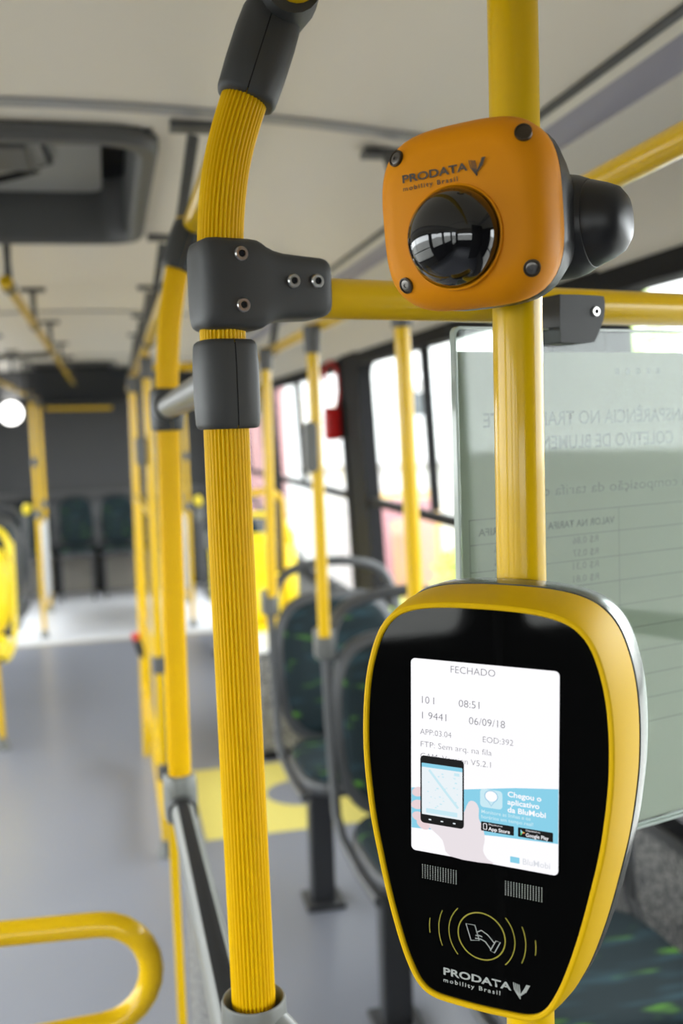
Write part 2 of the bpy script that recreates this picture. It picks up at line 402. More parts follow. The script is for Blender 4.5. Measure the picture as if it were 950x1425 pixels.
building((6.6, 18.0, -0.9), 6.0, 6.0, 7.5, M_BW, 'white rendered house with small square windows across the street', [(-2.05, 2.78, 0.55, 0.55), (-1.0, 2.78, 0.5, 0.6), (0.4, 2.78, 0.5, 0.6)], M_DW, M_TILE)
building((5.4, 30.0, -0.9), 6.0, 6.0, 6.2, M_BP, 'pink house with dark windows beyond the white house', [(-1.6, 3.3, 1.0, 1.0), (0.2, 3.3, 0.9, 1.0)], M_DW, M_TILE)
t = thing('garden_wall', (5.5, 13.2, -0.9), 'low white garden wall below the white house', 'wall')
B().box((0, 0, 0.9), (6.0, 0.2, 1.8)).build('wall_body', M_BW, t); B().box((0, 0, 1.84), (6.1, 0.3, 0.08)).build('coping', M_TILE, t)
t = thing('gate', (3.55, 12.4, -0.9), 'red painted sheet gate with an ochre rim outside the bus', 'gate')
B().box((0, 0, 0.75), (0.95, 0.06, 1.4)).build('gate_sheet', M_PK, t)
for x in (-0.5, 0.5): B().box((x, 0, 0.78), (0.06, 0.08, 1.56)).build('gate_post', M_OCH, t)
B().box((0, 0, 1.5), (1.0, 0.08, 0.06)).build('gate_rail', M_OCH, t); B().box((0.05, -0.05, 0.55), (0.3, 0.04, 0.9)).build('gate_brace', mat('dark_red_paint', (0.42, 0.18, 0.20), 0.7), t)
M_LEAF = mat('shrub_leaf', (0.22, 0.38, 0.07), 0.6, noise=(9, (0.45, 0.50, 0.12), 0.35, 0.65)); M_LEA2 = mat('dry_leaf', (0.42, 0.33, 0.17), 0.7, noise=(9, (0.50, 0.46, 0.24), 0.35, 0.65)); M_STEM = mat('shrub_stem', (0.12, 0.08, 0.05), 0.9)
def shrub(loc, rx, rz, n, label, m, cat='shrub'):
    t = thing('shrub', loc, label, cat)
    b = B()
    for k in range(n):
        a = random.uniform(0, 6.283); q = random.uniform(0.3, 1)**0.5; e = random.uniform(0, 1)
        c = Vector((rx*q*math.cos(a)*math.sin(math.pi*(0.15+0.8*e)), rx*q*math.sin(a)*math.sin(math.pi*(0.15+0.8*e)), 0.15+2*rz*e))
        d1 = Vector((random.gauss(0, 1), random.gauss(0, 1), random.gauss(0, 1))).normalized(); d2 = d1.orthogonal().normalized(); s = random.uniform(0.05, 0.11)
        b.bm.faces.new([b.bm.verts.new(c+p) for p in (d1*s*1.6, d2*s*0.6, -d1*s*1.6, -d2*s*0.6)])
    b.build('foliage', m, t)
    b = B()
    for k in range(5):
        a = k*1.26; b.tube([(0, 0, 0), (0.12*math.cos(a), 0.12*math.sin(a), rz*0.8), (rx*0.6*math.cos(a), rx*0.6*math.sin(a), rz*1.5)], [0.03, 0.022, 0.01], 6)
    b.build('stems', M_STEM, t)
shrub((4.15, 10.6, -0.9), 0.75, 0.55, 700, 'light green leafy shrub to the side of the red gate', M_LEAF)
shrub((3.35, 8.3, -0.9), 0.55, 0.40, 500, 'dry brown and green bush close outside the bus window', M_LEA2)
shrub((6.1, 11.2, -0.9), 1.0, 1.9, 1500, 'tall pale green tree-like shrub beside the garden wall', M_LEAF)
shrub((2.4, 9.2, -0.9), 0.4, 0.32, 350, 'low yellowish green bush below the window pillar', M_LEAF)

# ================================================================== NEAR HANDRAILS
ZR = 1.77          # ceiling rail height
R1 = 0.0159        # smooth tube radius
def bolt(b, p, n, r=0.0052):
    p, n = Vector(p), Vector(n).normalized()
    b.lathe([(r, -0.004), (r, 0.0008), (r*0.86, 0.0018), (r*0.52, 0.0018), (r*0.48, -0.0004)], p, n, 20)
def bolt_part(p, n, parent, r=0.0052):
    b = B(); bolt(b, p, n, r); k = len(b.bm.faces); b.bm.faces.ensure_lookup_table()
    pn = Vector(n).normalized(); b.lathe([(r*0.47, 0), (r*0.47, 0.0007)], Vector(p)+pn*0.0001, pn, 6); b.bm.faces.ensure_lookup_table()
    for f in b.bm.faces[k:]: f.material_index = 1
    o = b.build('bolt', M_STEEL, parent); o.data.materials.append(M_RUB)  # black second slot paints the shade inside the hex socket
    return o
bdir = Vector((0.9626, 0.2709, 0)).normalized(); bnrm = Vector((bdir.y, -bdir.x, 0))       # cross bar direction, normal to camera
N0 = Vector((0.090, 0.770, 0))
st = thing('ribbed_handrail_pole', (0.090, 0.770, 1.0), 'yellow ribbed grab pole with charcoal clamps bending towards the ceiling beside the ticket machine', 'pole')
def L_(p, o=(0.090, 0.770, 1.0)): return Vector(p)-Vector(o)
path = [(0.0885, 0.768, 1.03), (0.0877, 0.769, 1.2), (0.0868, 0.770, 1.4), (0.0875, 0.770, 1.58)]+[tuple(p) for p in catmull([(0.0882, 0.770, 1.61), (0.0898, 0.770, 1.635), (0.093, 0.770, 1.66), (0.098, 0.770, 1.684), (0.1055, 0.770, 1.708), (0.116, 0.770, 1.735), (0.127, 0.770, 1.760)], 3, False)]
B().tube([L_(p) for p in path], 0.0172, flutes=34, flute_depth=0.095).build('ribbed_tube', M_RIB, st, angle=60)
# T clamp
tc0 = Vector((0.0925, 0.770, 1.5858)); TS = 0.94
def area2(p): return sum(p[i-1][0]*p[i][1]-p[i][0]*p[i-1][1] for i in range(len(p)))
tcl = B(); rings = []
for a, zt, zb, dd in ((-0.0272, 0.028, -0.026, 0.011), (-0.0266, 0.0315, -0.0292, 0.0165), (-0.0245, 0.0345, -0.032, 0.0208), (-0.021, 0.0360, -0.0337, 0.0236), (-0.014, 0.0365, -0.0345, 0.0250), (0.012, 0.0365, -0.0345, 0.0252), (0.018, 0.0358, -0.0342, 0.0251), (0.022, 0.0340, -0.033, 0.0250), (0.026, 0.0312, -0.0305, 0.0248), (0.032, 0.0285, -0.0275, 0.0246), (0.040, 0.0267, -0.0256, 0.0244), (0.060, 0.0253, -0.0244, 0.0242), (0.074, 0.0245, -0.0237, 0.0240), (0.0785, 0.0235, -0.0225, 0.0232), (0.0815, 0.0215, -0.0205, 0.0212), (0.083, 0.0185, -0.0175, 0.018), (0.0832, 0.015, -0.014, 0.0145)):
    ring = []
    for k in range(48):
        q = 2*math.pi*k/48; ca, sa = math.cos(q), math.sin(q); rad = 1/((abs(ca)**5.5+abs(sa)**5.5)**(1/5.5))
        ring.append(L_(tc0)+bdir*a*TS+Vector((0, 0, TS*((zt+zb)/2+(zt-zb)/2*sa*rad)))+bnrm*(dd*ca*rad))
    rings.append(ring)
tee = tcl.loft(rings).build('tee_clamp', M_CLAMP, st, angle=60)
for a, c in ((0.0015, 0.0225), (0.0015, -0.0165), (0.0455, 0.0035), (0.0665, 0.004)):
    bolt_part(L_(tc0)+bdir*a*TS+Vector((0, 0, c*TS))+bnrm*0.0252, bnrm, tee)
# barrel clamp below: two half shells with a seam
def barrel(parent, c, half, hz, axis=Vector((0, 0, 1)), m=M_CLAMP, seam_dir=Vector((0.25, -1, 0)), name='barrel_clamp', sq=3.2, prof=None):
    axis = axis.normalized(); s = (seam_dir-axis*seam_dir.dot(axis)).normalized(); q = axis.cross(s)
    prof = prof or [(0.86, -1), (0.95, -0.97), (1.0, -0.88), (1.03, -0.3), (1.03, 0.4), (0.99, 0.86), (0.95, 0.95), (0.86, 1)]
    for side in (0, 1):
        rings = []
        for f, h in prof:
            ring = []
            for k in range(25):
                a = R(0.9+178.2*k/24)+math.pi*side
                ca, sa = math.cos(a), math.sin(a); rad = half*f/((abs(ca)**sq+abs(sa)**sq)**(1/sq))
                ring.append(c+axis*(h*hz)+s*ca*rad+q*sa*rad)
            rings.append(ring)
        inner = [[c+axis*(h*hz)+(p-c-axis*(h*hz))*0.7 for p in ring] for ring, (f, h) in ((rings[-1], prof[-1]), (rings[0], prof[0]))]
        B().loft([inner[1]]+rings+[inner[0]], closed=False).build(name, m, parent, angle=50)
barrel(st, L_((0.0885, 0.770, 1.5140)), 0.0222, 0.0328)
B().tube([L_((0.0872, 0.770, 1.4835)), L_((0.0872, 0.770, 1.5445))], 0.0178, 20).build('clamp_liner', M_RUB, st)
# arm socket of the barrel clamp towards the rear
B().tube([L_((0.090, 0.780, 1.520)), L_((0.0885, 0.812, 1.520))], [0.021, 0.0195], 20).build('arm_socket', M_CLAMP, st)
# upper sleeve where the ceiling rail comes in
sv = Vector((0.0215, 0, 0.058)).normalized()
barrel(st, L_((0.1235, 0.770, 1.7535)), 0.0225, 0.034, sv, name='upper_sleeve', sq=2.6, seam_dir=Vector((-0.05, -1, 0.1)))
B().tube([L_((0.1235, 0.770, 1.7535))-sv*0.03, L_((0.1235, 0.770, 1.7535))+sv*0.033], 0.0175, 20).build('sleeve_liner', M_RUB, st)
B().tube([L_((0.144, 0.735, 1.793)), L_((0.144, 0.760, 1.793)), L_((0.142, 0.80, 1.793))], [0.0205, 0.0225, 0.020], 20).build('rail_socket', M_CLAMP, st)
# lower socket
lc = L_((0.0885, 0.768, 1.0))
B().lathe([(0.018, 0.012), (0.0205, 0.0135), (0.0225, 0.033), (0.0236, 0.0355), (0.0247, 0.0352), (0.0255, 0.033), (0.0265, -0.005), (0.025, -0.045), (0.01, -0.05)], lc, (0, 0, 1), 32).build('pole_socket', M_SOCK, st)
B().tube([lc+Vector((0.012, -0.010, 0.012)), lc+Vector((0.028, -0.025, -0.004)), lc+Vector((0.046, -0.043, -0.0155))], [0.0175, 0.018, 0.0178], 20).build('socket_arm', M_SOCK, st)

# cross bar with the glass panel
cb0, cb1 = N0+Vector((0, 0, 1.5805))+bdir*0.066, N0+Vector((0, 0, 1.5805))+bdir*1.02
cb = thing('crossbar', cb0, 'yellow horizontal bar running from the ribbed pole behind the dome camera', 'handrail')
B().tube([Vector(), cb1-cb0], R1, 32).build('bar_tube', M_YEL, cb)
B().lathe([(0.0, -0.002), (0.024, -0.002), (0.024, 0.0), (0.018, 0.012), (0.0, 0.012)], cb1-cb0-bdir*0.012, bdir, 24).build('wall_flange', M_CLAMP, cb)

# lower grey bar between the pole socket and the smooth pole
lr = thing('lower_crossbar', (0.132, 0.727, 0.985), 'grey metal lower bar joining the pole socket to the smooth pole', 'handrail')
B().tube([(0, 0, 0), (0.108, -0.104, -0.012)], R1, 24).build('bar_tube', M_SOCK, lr)

# ceiling rail over the poles (runs towards the rear)
cr = thing('ceiling_rail', (0.138, 0.70, ZR), 'yellow ceiling handrail above the ribbed poles, hung from slanted grey brackets', 'handrail')
B().tube([(0.008, -0.75, 0.025), (0.008, 0.04, 0.025), (0.002, 0.5, 0.02), (0, 0.9, 0.012), (0, 3.0, -0.01), (0, 5.9, -0.01)], R1, 20).build('rail_tube', M_YEL, cr)
def hanger(parent, x, y, zrail, xt, zt, org, name='hanger', yt=None):
    b = B(); o = Vector(org)
    p0, p1 = Vector((x, y, zrail))-o, Vector((xt, y if yt is None else yt, zt))-o
    b.tube([p0, p0.lerp(p1, 0.5), p0.lerp(p1, 0.92)], [0.013, 0.011, 0.013], 10)
    b.box(p1-Vector((0, 0, 0.008)), (0.10, 0.045, 0.014))
    b.tube([p0-Vector((0, 0.03, 0)), p0+Vector((0, 0.03, 0))], 0.0215, 14)
    return b.build(name, M_FIX, parent)
for y in (2.08, 3.25, 4.35, 5.4, 6.4): hanger(cr, 0.138, y, ZR-0.005, 0.20, ceil_z(0.2), (0.138, 0.70, ZR))

# ---- second ribbed pole
FP = Vector((0.086, 1.54, 0.0))
f2 = thing('ribbed_handrail_pole', (0.086, 1.54, 0.9), 'yellow ribbed grab pole at the far end of the grey link tube, blurred', 'pole')
def L2(p): return Vector(p)-Vector((0.086, 1.54, 0.9))
B().tube([L2(p) for p in [(0.080, 1.54, 0.955), (0.083, 1.54, 1.2), (0.088, 1.54, 1.5)]+[tuple(q) for q in catmull([(0.090, 1.54, 1.56), (0.096, 1.54, 1.63), (0.106, 1.54, 1.69), (0.120, 1.54, 1.75), (0.131, 1.54, 1.79)], 3, False)]], 0.0168, flutes=30, flute_depth=0.085).build('ribbed_tube', M_RIB, f2, angle=60)
barrel(f2, L2((0.087, 1.54, 1.514)), 0.0225, 0.031)
B().tube([L2((0.087, 1.525, 1.517)), L2((0.0875, 1.50, 1.5175))], [0.0215, 0.0205], 20).build('arm_socket', M_CLAMP, f2)
barrel(f2, L2((0.122, 1.54, 1.752)), 0.0225, 0.036, Vector((0.022, 0, 0.06)), name='upper_sleeve', sq=2.6)
lz = 0.925
barrel(f2, L2((0.079, 1.54, lz)), 0.0235, 0.036, m=M_SOCK, name='lower_clamp')
B().tube([L2((0.080, 1.528, lz-0.012)), L2((0.080, 1.50, lz-0.012))], [0.023, 0.0225], 20).build('arm_socket', M_CLAMP, f2)
B().box(L2((0.0665, 1.575, 0.445)), (0.013, 0.03, 0.89)).build('edge_post', M_YEL, f2)
# link tube and the lower rail between the two poles
lk = thing('link_tube', (0.0885, 0.80, 1.52), 'short grey horizontal tube linking the two ribbed poles', 'handrail')
B().tube([(0, 0.004, 0), (-0.001, 0.715, -0.003)], R1, 24).build('tube', M_GRY, lk)
gr = thing('guard_rail', (0.0885, 0.74, 0.95), 'pale grey lower guard rail with a black rubber top strip between the ribbed poles', 'handrail')
ga, gb = Vector((-0.012, 0.04, 0.028)), Vector((-0.0085, 0.775, -0.037))
B().tube([ga, gb], 0.0175, 28).build('rail_tube', M_SOCK, gr)
g = (gb-ga).normalized(); gn = Vector((0, -g.z, g.y)).normalized()
b = B()
sec = [(-0.0088, 0.0145), (-0.0082, 0.0170), (0, 0.0192), (0.0082, 0.0170), (0.0088, 0.0145)]
b.loft([[p+Vector((1, 0, 0))*s+gn*h for s, h in sec] for p in (ga+g*0.012, gb-g*0.02)]).build('rubber_strip', M_RUB, gr)
gp = thing('barrier_screen', (0.085, 1.16, 0.10), 'grey speckled guard panel below the pale grey guard rail', 'panel')
B().prism([(-0.36, 0.0), (0.37, 0.0), (0.37, 0.775), (-0.36, 0.845)], (0, 0, 0), (0, 1, 0), (0, 0, 1), -0.006, 0.006).build('panel_sheet', M_SPECK, gp, bevel=0.002)
for y in (-0.34, 0.35): B().box((0, y, -0.05), (0.02, 0.03, 0.10)).build('panel_foot', M_SOCK, gp)

# ---- turnstile hoop at the lower left
th = thing('barrier_hoop', (-0.35, 1.26, 0.0), 'bent yellow tube hoop of the turnstile barrier low beside the aisle', 'barrier')
pp = [(-0.30, 0.01, 0.885), (0.0, 0.004, 0.882), (0.20, 0.0, 0.880), (0.30, -0.012, 0.882)]
cc = (0.306, 0.818)
arc = [(0.306+0.062*math.cos(R(90-15*k)), -0.014-0.0008*k, 0.820+0.062*math.sin(R(90-15*k))) for k in range(0, 13)]
B().tube(pp[:-1]+arc+[(0.20, -0.03, 0.758), (-0.30, -0.03, 0.758)], 0.0152, 20).build('hoop_tube', M_YEL, th)
for x in (-0.30, -0.05): B().tube([(x, -0.01, 0.0), (x, -0.01, 0.885)], 0.016, 16).build('hoop_post', M_YEL, th)

# ================================================================== VALIDATOR POLE + DEVICES
vp = thing('smooth_handrail_pole', (0.2585, 0.6175, 0.0), 'smooth glossy yellow pole carrying the ticket machine and dome camera', 'pole')
B().tube([(-0.006, -0.008, 0.02), (-0.002, -0.003, 1.0), (-0.0015, -0.002, 1.4), (0.003, 0.005, 1.7), (0.006, 0.012, 2.07)], 0.0159, 40).build('pole_tube', M_YEL, vp)
B().lathe([(0.0, 0.0), (0.045, 0.0), (0.045, 0.006), (0.022, 0.012), (0.020, 0.05), (0.0165, 0.052)], (-0.006, -0.008, 0), (0, 0, 1), 24).build('floor_flange', M_CLAMP, vp)
B().lathe([(0.0165, -0.06), (0.020, -0.058), (0.022, -0.012), (0.042, -0.006), (0.042, 0.004)], (0.006, 0.012, 2.075), (0, 0, 1), 24).build('ceiling_flange', M_CLAMP, vp)

def frame(o, c, M):
    m = Matrix(M).to_4x4(); m.translation = Vector(c); o.matrix_world = m
val = thing('ticket_validator', (0, 0, 0), 'yellow and black ticket validator with a lit white screen clamped to the smooth pole', 'validator')
_u = Vector((0.7755, -0.6310, -0.0179)).normalized(); _n = Vector((-0.6306, -0.7757, 0.0261)); _n = (_n-_u*_n.dot(_u)).normalized(); _v = _n.cross(_u)
frame(val, (0.2045, 0.5539, 1.2796), Matrix((_u, _v, _n)).transposed())
mm = 0.001
half = [(20, 91.2), (35, 89.8), (46, 87.3), (54.5, 83), (61.5, 75), (66.8, 62.5), (70.8, 46), (72.8, 27), (73.2, 6), (72, -14), (68.7, -40), (64, -63), (57.3, -91), (50, -115), (44, -130), (37.5, -140.5), (29, -145.3), (14, -146.5)]
ctrl = [(0, 91.6)]+half+[(0, -146.8)]+[(-x, y) for x, y in reversed(half)]
go = [(p.x*mm, p.y*mm) for p in catmull([Vector((x, y)) for x, y in ctrl], 4)]     # clockwise
def off(d): return offset(go, -d*mm if area2(go) < 0 else d*mm)
def ringz(d, z): return [Vector((x, y, z*mm)) for x, y in off(d)]
if abs(max(x for x, y in off(5)))-max(x for x, y in go) < 0:
    _o = off
    def off(d): return _o(-d)
b = B(); b.loft([ringz(-1, -6), ringz(0.2, -0.6), ringz(0.2, 1.2), ringz(0.9, 2.0), ringz(2.4, 2.2), ringz(3.4, 1.7), ringz(4.0, 0.4), ringz(6.5, -14), ringz(8.6, -30), ringz(9.0, -41.5), ringz(8.4, -42.4), ringz(6, -42.6)], cap=False)
b.build('bezel', M_VYEL, val, angle=28)
b = B(); b.loft([ringz(6, -41), ringz(7.6, -42.6), ringz(9.6, -43.6), ringz(10.4, -50), ringz(10.4, -62), ringz(9.2, -70), ringz(5, -77), ringz(-4, -82), ringz(-22, -84)])
b.build('rear_shell', M_CHROM, val, angle=40)
b = B(); b.loft([ringz(0.1, -5), ringz(0.1, 0)])
gls = b.build('front_glass', M_GLS, val)
b = B(); b.box((0.0, -0.02, -0.094), (0.062, 0.12, 0.042)); b.build('pole_clamp', M_BLK, val, bevel=0.008)
# screen
sc = B(); sc.loft([[Vector((x, y, z)) for x, y in rrect(0.0905, 0.1185, 0.0028)] for z in (0.0001, 0.0003)]); scn = sc.build('screen', M_SCR, val)
tag(scn, 'lit white display with text and an app advert')
def T(s, x, y, size, m=M_SINK, sx=1.0, bold=0.0, z=0.00042, name='screen_text', align='LEFT', space=1.0): return text(s, name, x*mm, y*mm, size*mm, m, scn, z, align, sx, bold*mm, space=space)
LT = -0.07
T('FECHADO', -20.3, 52.6, 6.0, bold=LT, space=1.02)
T('10 I', -39.4, 32.3, 6.3, bold=LT); T('08:51', -15.0, 32.6, 6.3, bold=LT, sx=1.03)
T('1 9441', -39.4, 22.9, 6.3, bold=LT, sx=1.04); T('06/09/18', -8.6, 22.9, 6.3, bold=LT, sx=1.0)
T('APP:03.04', -39.4, 13.2, 5.0, bold=LT, sx=0.98); T('EOD:392', -0.2, 13.2, 5.0, bold=LT, sx=1.0)
T('FTP: Sem arq. na fila', -39.4, 5.6, 5.0, bold=LT, sx=1.10); T('CAM: Version V5.2.1', -39.4, -1.6, 5.0, bold=LT, sx=1.06)
def flatp(pts, z, name, m): b = B(); b.flat([(x*mm, y*mm) for x, y in pts], z*mm); return b.build(name, m, scn)
# advert: blue band, hand, phone, badges
flatp([(-45.1, -20.5), (-12, -17), (20, -11.5), (45.1, -8.5), (45.1, -40.5), (10, -42), (-45.1, -45.5)], 0.36, 'advert_band', M_SBLU)
hand = [(-24, -38), (-13, -33), (-8.5, -24), (-4.5, -23.5), (-2.2, -27), (-2.2, -33), (0.3, -38), (1.5, -45), (0.5, -52), (3, -56.5), (6, -59.1), (-20, -59.1), (-25, -50), (-33, -44), (-38, -41), (-36, -38)]
flatp([(p.x, p.y) for p in catmull([Vector(p) for p in hand], 3)], 0.44, 'printed_hand', M_SHAND)
for cx, cy, a in ((-40.5, -22.5, 20), (-41.0, -30.5, 12), (-40.3, -37.8, -5), (-37.5, -42.2, -25)):
    ca, sa = math.cos(R(a)), math.sin(R(a))
    flatp([(cx+4.4*math.cos(q)*ca-2.9*math.sin(q)*sa, cy+4.4*math.cos(q)*sa+2.9*math.sin(q)*ca) for q in [2*math.pi*k/20 for k in range(20)]], 0.46, 'printed_finger', M_SHAN2)
flatp(rrect(27.8, 41.6, 2.4, 5, -25.3, -20.4), 0.50, 'printed_phone', M_SBLK)
flatp(rrect(25.8, 31.6, 0.3, 2, -25.3, -20.0), 0.56, 'phone_map', M_SMAP)
flatp(rrect(25.8, 2.4, 0.2, 2, -25.3, -5.4), 0.60, 'phone_bar', M_SBLU); flatp(rrect(20.0, 2.8, 0.4, 2, -25.5, -33.2), 0.60, 'phone_bar', M_SBLU2)
b = B(); b.ribbon([(-33.5*mm, -8*mm), (-24*mm, -19*mm), (-15*mm, -29*mm)], 1.6*mm, 0.60*mm)
for k in range(26): 
    x, y = random.uniform(-36.5, -14.5), random.uniform(-31, -9); s = random.uniform(0.35, 0.75)
    b.flat([((x-s)*mm, (y-s*0.6)*mm), ((x+s)*mm, (y-s*0.6)*mm), ((x+s)*mm, (y+s*0.6)*mm), ((x-s)*mm, (y+s*0.6)*mm)], 0.61*mm)
b.flat([(-17.6*mm, -9.6*mm), (-14.2*mm, -9.6*mm), (-14.2*mm, -7.8*mm), (-17.6*mm, -7.8*mm)], 0.61*mm)
b.build('map_marks', M_SBLU2, scn)
for x in (-33, -25.3, -17.5): flatp(rrect(1.6, 0.7, 0.2, 2, x, -38.6), 0.58, 'phone_key', M_SMAP)
flatp(rrect(13.6, 11.0, 2.2, 5, 5.4, -20.2), 0.44, 'app_icon', M_SBLU2)
b = B(); b.ribbon([(( 5.4+3.9*math.cos(R(-60+300*k/24+0)))*mm, (-18.6+3.4*math.sin(R(-60+300*k/24)))*mm) for k in range(25)]+[(5.4*mm, -24.4*mm), (7.35*mm, -21.54*mm)], 0.55*mm, 0.52*mm); b.build('icon_pin', mat('screen_mid_blue', (0, 0, 0), 0.3, spec=0.2, emit=((0.30, 0.52, 0.68), 0.5)), scn)
flatp([(5.4+3.6*math.cos(2*math.pi*k/24), -18.6+3.1*math.sin(2*math.pi*k/24)) for k in range(24)], 0.48, 'icon_disc', M_SCR)
for i, s in enumerate(('Chegou o', 'aplicativo', 'da BluMobi')): T(s, 15.2, -17.2-4.6*i, 4.5, M_SCR, 1.12, 0.10, 0.00046)
for i, s in enumerate(('Monitore as linhas e os', 'horários em tempo real!')): T(s, -0.8, -29.4-3.1*i, 3.0, M_SBLU2, 1.06, 0.03, 0.00046)
for x0, w, s, t1 in ((-0.8, 20, 'App Store', 'Disponível na'), (21.6, 20.6, 'Google Play', 'Disponível no')):
    flatp(rrect(w, 5.6, 0.5, 3, x0+w/2, -37.2), 0.46, 'store_badge', M_SBLK)
    T(s, x0+4.6, -39.2, 3.0, M_SCR, 1.04 if w < 20.5 else 0.92, 0.05, 0.00052); T(t1, x0+4.6, -36.0, 1.4, M_SCR, 1.1, 0.0, 0.00052)
b = B(); b.ribbon([(x*mm, y*mm) for x, y in rrect(2.0, 3.4, 0.4, 3, 1.7, -37.2)], 0.35*mm, 0.52*mm, True); b.build('badge_phone', M_SCR, scn)
flatp([(23.2, -35.3), (23.2, -37.2), (24.6, -37.2)], 0.52, 'badge_triangle', M_SBLU); flatp([(23.2, -37.2), (23.2, -39.1), (24.6, -37.2)], 0.53, 'badge_triangle', M_SGRN)
flatp([(23.9, -36.3), (26.0, -37.2), (24.6, -37.2)], 0.54, 'badge_triangle', M_SYEL); flatp([(23.9, -38.1), (26.0, -37.2), (24.6, -37.2)], 0.54, 'badge_triangle', M_SRED)
flatp(rrect(5.6, 3.6, 0.2, 2, 19.8, -54.3), 0.44, 'logo_block', M_SBLU)
T('BluMobi', 24.2, -56.0, 5.0, mat('screen_light_grey', (0, 0, 0), 0.3, spec=0.2, emit=((0.62, 0.64, 0.68), 0.5)), 1.0, 0.04)
# speaker grilles
for x0, y0 in ((-38.0, -67.6), (14.2, -68.2)):
    b = B()
    for i in range(14):
        for j in range(8):
            cx, cy = x0+i*1.66, y0-j*1.14
            b.flat([((cx+0.36*math.cos(R(60*k)))*mm, (cy+0.36*math.sin(R(60*k)))*mm) for k in range(6)], 0.0002)
    o = b.build('speaker_grille', M_INKG, val); o['kind'] = 'stuff'
# card-reader symbol
b = B(); cxr, cyr = -0.5, -104.6
b.ribbon([((cxr+14.6*math.cos(2*math.pi*k/64))*mm, (cyr+14.2*math.sin(2*math.pi*k/64))*mm) for k in range(64)], 0.75*mm, 0.0002, True); b.build('reader_ring', M_INKY, val)
for q, sp in ((20.5, 44), (27, 24), (33, 8)):
    for a0 in (0, 180):
        b = B(); b.ribbon([((cxr+q*math.cos(R(a0+sp*(k/8-1))))*mm, (cyr+q*math.sin(R(a0+sp*(k/8-1))))*mm) for k in range(17)], 0.55*mm, 0.0002); b.build('reader_wave', M_INKY, val)
b = B()
for pl, cl in (([(-10.2, -98.8), (-4.6, -98.6), (-1.8, -107.4), (-7.0, -108.4)], True), ([(-3.6, -102.8), (-0.5, -101.0), (3.5, -103.0), (7.8, -107.4)], False), ([(-4.2, -104.8), (-1.5, -104.4), (0.0, -104.9)], False), ([(-4.4, -106.6), (-1.0, -106.4), (2.0, -107.4), (5.2, -111.2)], False), ([(8.4, -105.6), (11.2, -105.8), (7.6, -113.0), (5.0, -112.2)], True)):
    b.ribbon([(x*mm, y*mm) for x, y in pl], 0.6*mm, 0.0002, cl)
b.build('card_symbol', M_INKG, val)
def prodata(parent, x, y, w, m, z, m2=None):
    # wide wordmark, small line and leaf mark; w = width of the wordmark
    o = text('PRODATA', 'wordmark', 0, 0, 0.0062, m, parent, 0, 'LEFT', 1.0, 0.00016)
    me = o.data; xs = [v.co.x for v in me.vertices]; k = w/(max(xs)-min(xs))
    me.transform(Matrix.Translation((x-min(xs)*k, y, z)) @ Matrix.Diagonal((k, 1, 1, 1)))
    o = text('mobility Brasil', 'wordmark', 0, 0, 0.0036, m, parent, 0, 'LEFT', 1.0, 0.00006, space=1.35)
    me = o.data; xs = [v.co.x for v in me.vertices]; k = w*0.84/(max(xs)-min(xs))
    me.transform(Matrix.Translation((x-min(xs)*k, y-0.0046, z)) @ Matrix.Diagonal((k, 1, 1, 1)))
    b = B(); X = x+w+0.0004
    for k in range(4):
        q = k*0.0011
        b.ribbon([(X+0.0008+q*1.0, y+0.0052-q*0.2), (X+0.0014+q, y+0.0012-q*0.2), (X+0.0050, y-0.0040)], 0.0006, z)
        b.ribbon([(X+0.0056+q*1.1-0.0012, y-0.0028+q), (X+0.0078+q*0.7, y+0.0030+q*0.5), (X+0.0088+q*0.55, y+0.0054)], 0.0006, z)
    b.build('leaf_mark', m2 or m, parent)
prodata(val, -0.0245, -0.1335, 0.0425, M_INKG, 0.0002)

# ---- dome camera
dc = thing('dome_camera', (0, 0, 0), 'orange dome camera unit with a smoked black dome on the smooth pole', 'camera')
_u = Vector((0.7189, -0.6947, 0.0246)).normalized(); _n = Vector((-0.6922, -0.7186, -0.0661)); _n = (_n-_u*_n.dot(_u)).normalized(); _v = _n.cross(_u)
frame(dc, (0.2025, 0.5665, 1.6004), Matrix((_u, _v, _n)).transposed())
def sq(hx, hy, e, z, cx=0, cy=0, n=72):
    pts = []
    for k in range(n):
        a = 2*math.pi*k/n; ca, sa = math.cos(a), math.sin(a); q = 1/((abs(ca)**e+abs(sa)**e)**(1/e))
        pts.append(Vector(((cx+hx*ca*q)*mm, (cy+hy*sa*q)*mm, z*mm)))
    return pts
CX, CY = -3.2, -0.5
b = B(); b.loft([sq(53, 52, 3.4, -34, CX, CY), sq(54.2, 53.2, 3.4, -32, CX, CY), sq(54.6, 53.6, 3.4, -22, CX, CY), sq(53.0, 52, 3.4, -14, CX, CY), sq(49.5, 48.5, 3.5, -7.5, CX, CY), sq(44.5, 43.5, 3.6, -3.5, CX, CY), sq(39, 38, 3.6, -1.6, CX, CY), sq(37, 36, 3.6, -1.5, CX, CY), sq(34, 33, 3.4, -0.4, CX, CY), sq(18, 17.5, 2.6, 0.6, CX, CY), sq(4, 4, 2, 0.8, CX, CY)])
b.build('front_cover', M_ORA, dc, angle=50)
DX, DY = -3.5, -14.0
b = B(); b.lathe([(30.2*mm, -2*mm), (30.0*mm, 1.6*mm), (29.0*mm, 2.0*mm), (28.2*mm, 1.0*mm), (28.0*mm, -1*mm)], (DX*mm, DY*mm, 0), (0, 0, 1), 56); b.build('dome_ring', M_ORA, dc)
b = B(); b.lathe([(28.0*mm*math.cos(R(a)), 1.0*mm+23*mm*math.sin(R(a))) for a in range(0, 91, 6)], (DX*mm, DY*mm, 0), (0, 0, 1), 56); b.build('dome', M_DOME, dc)
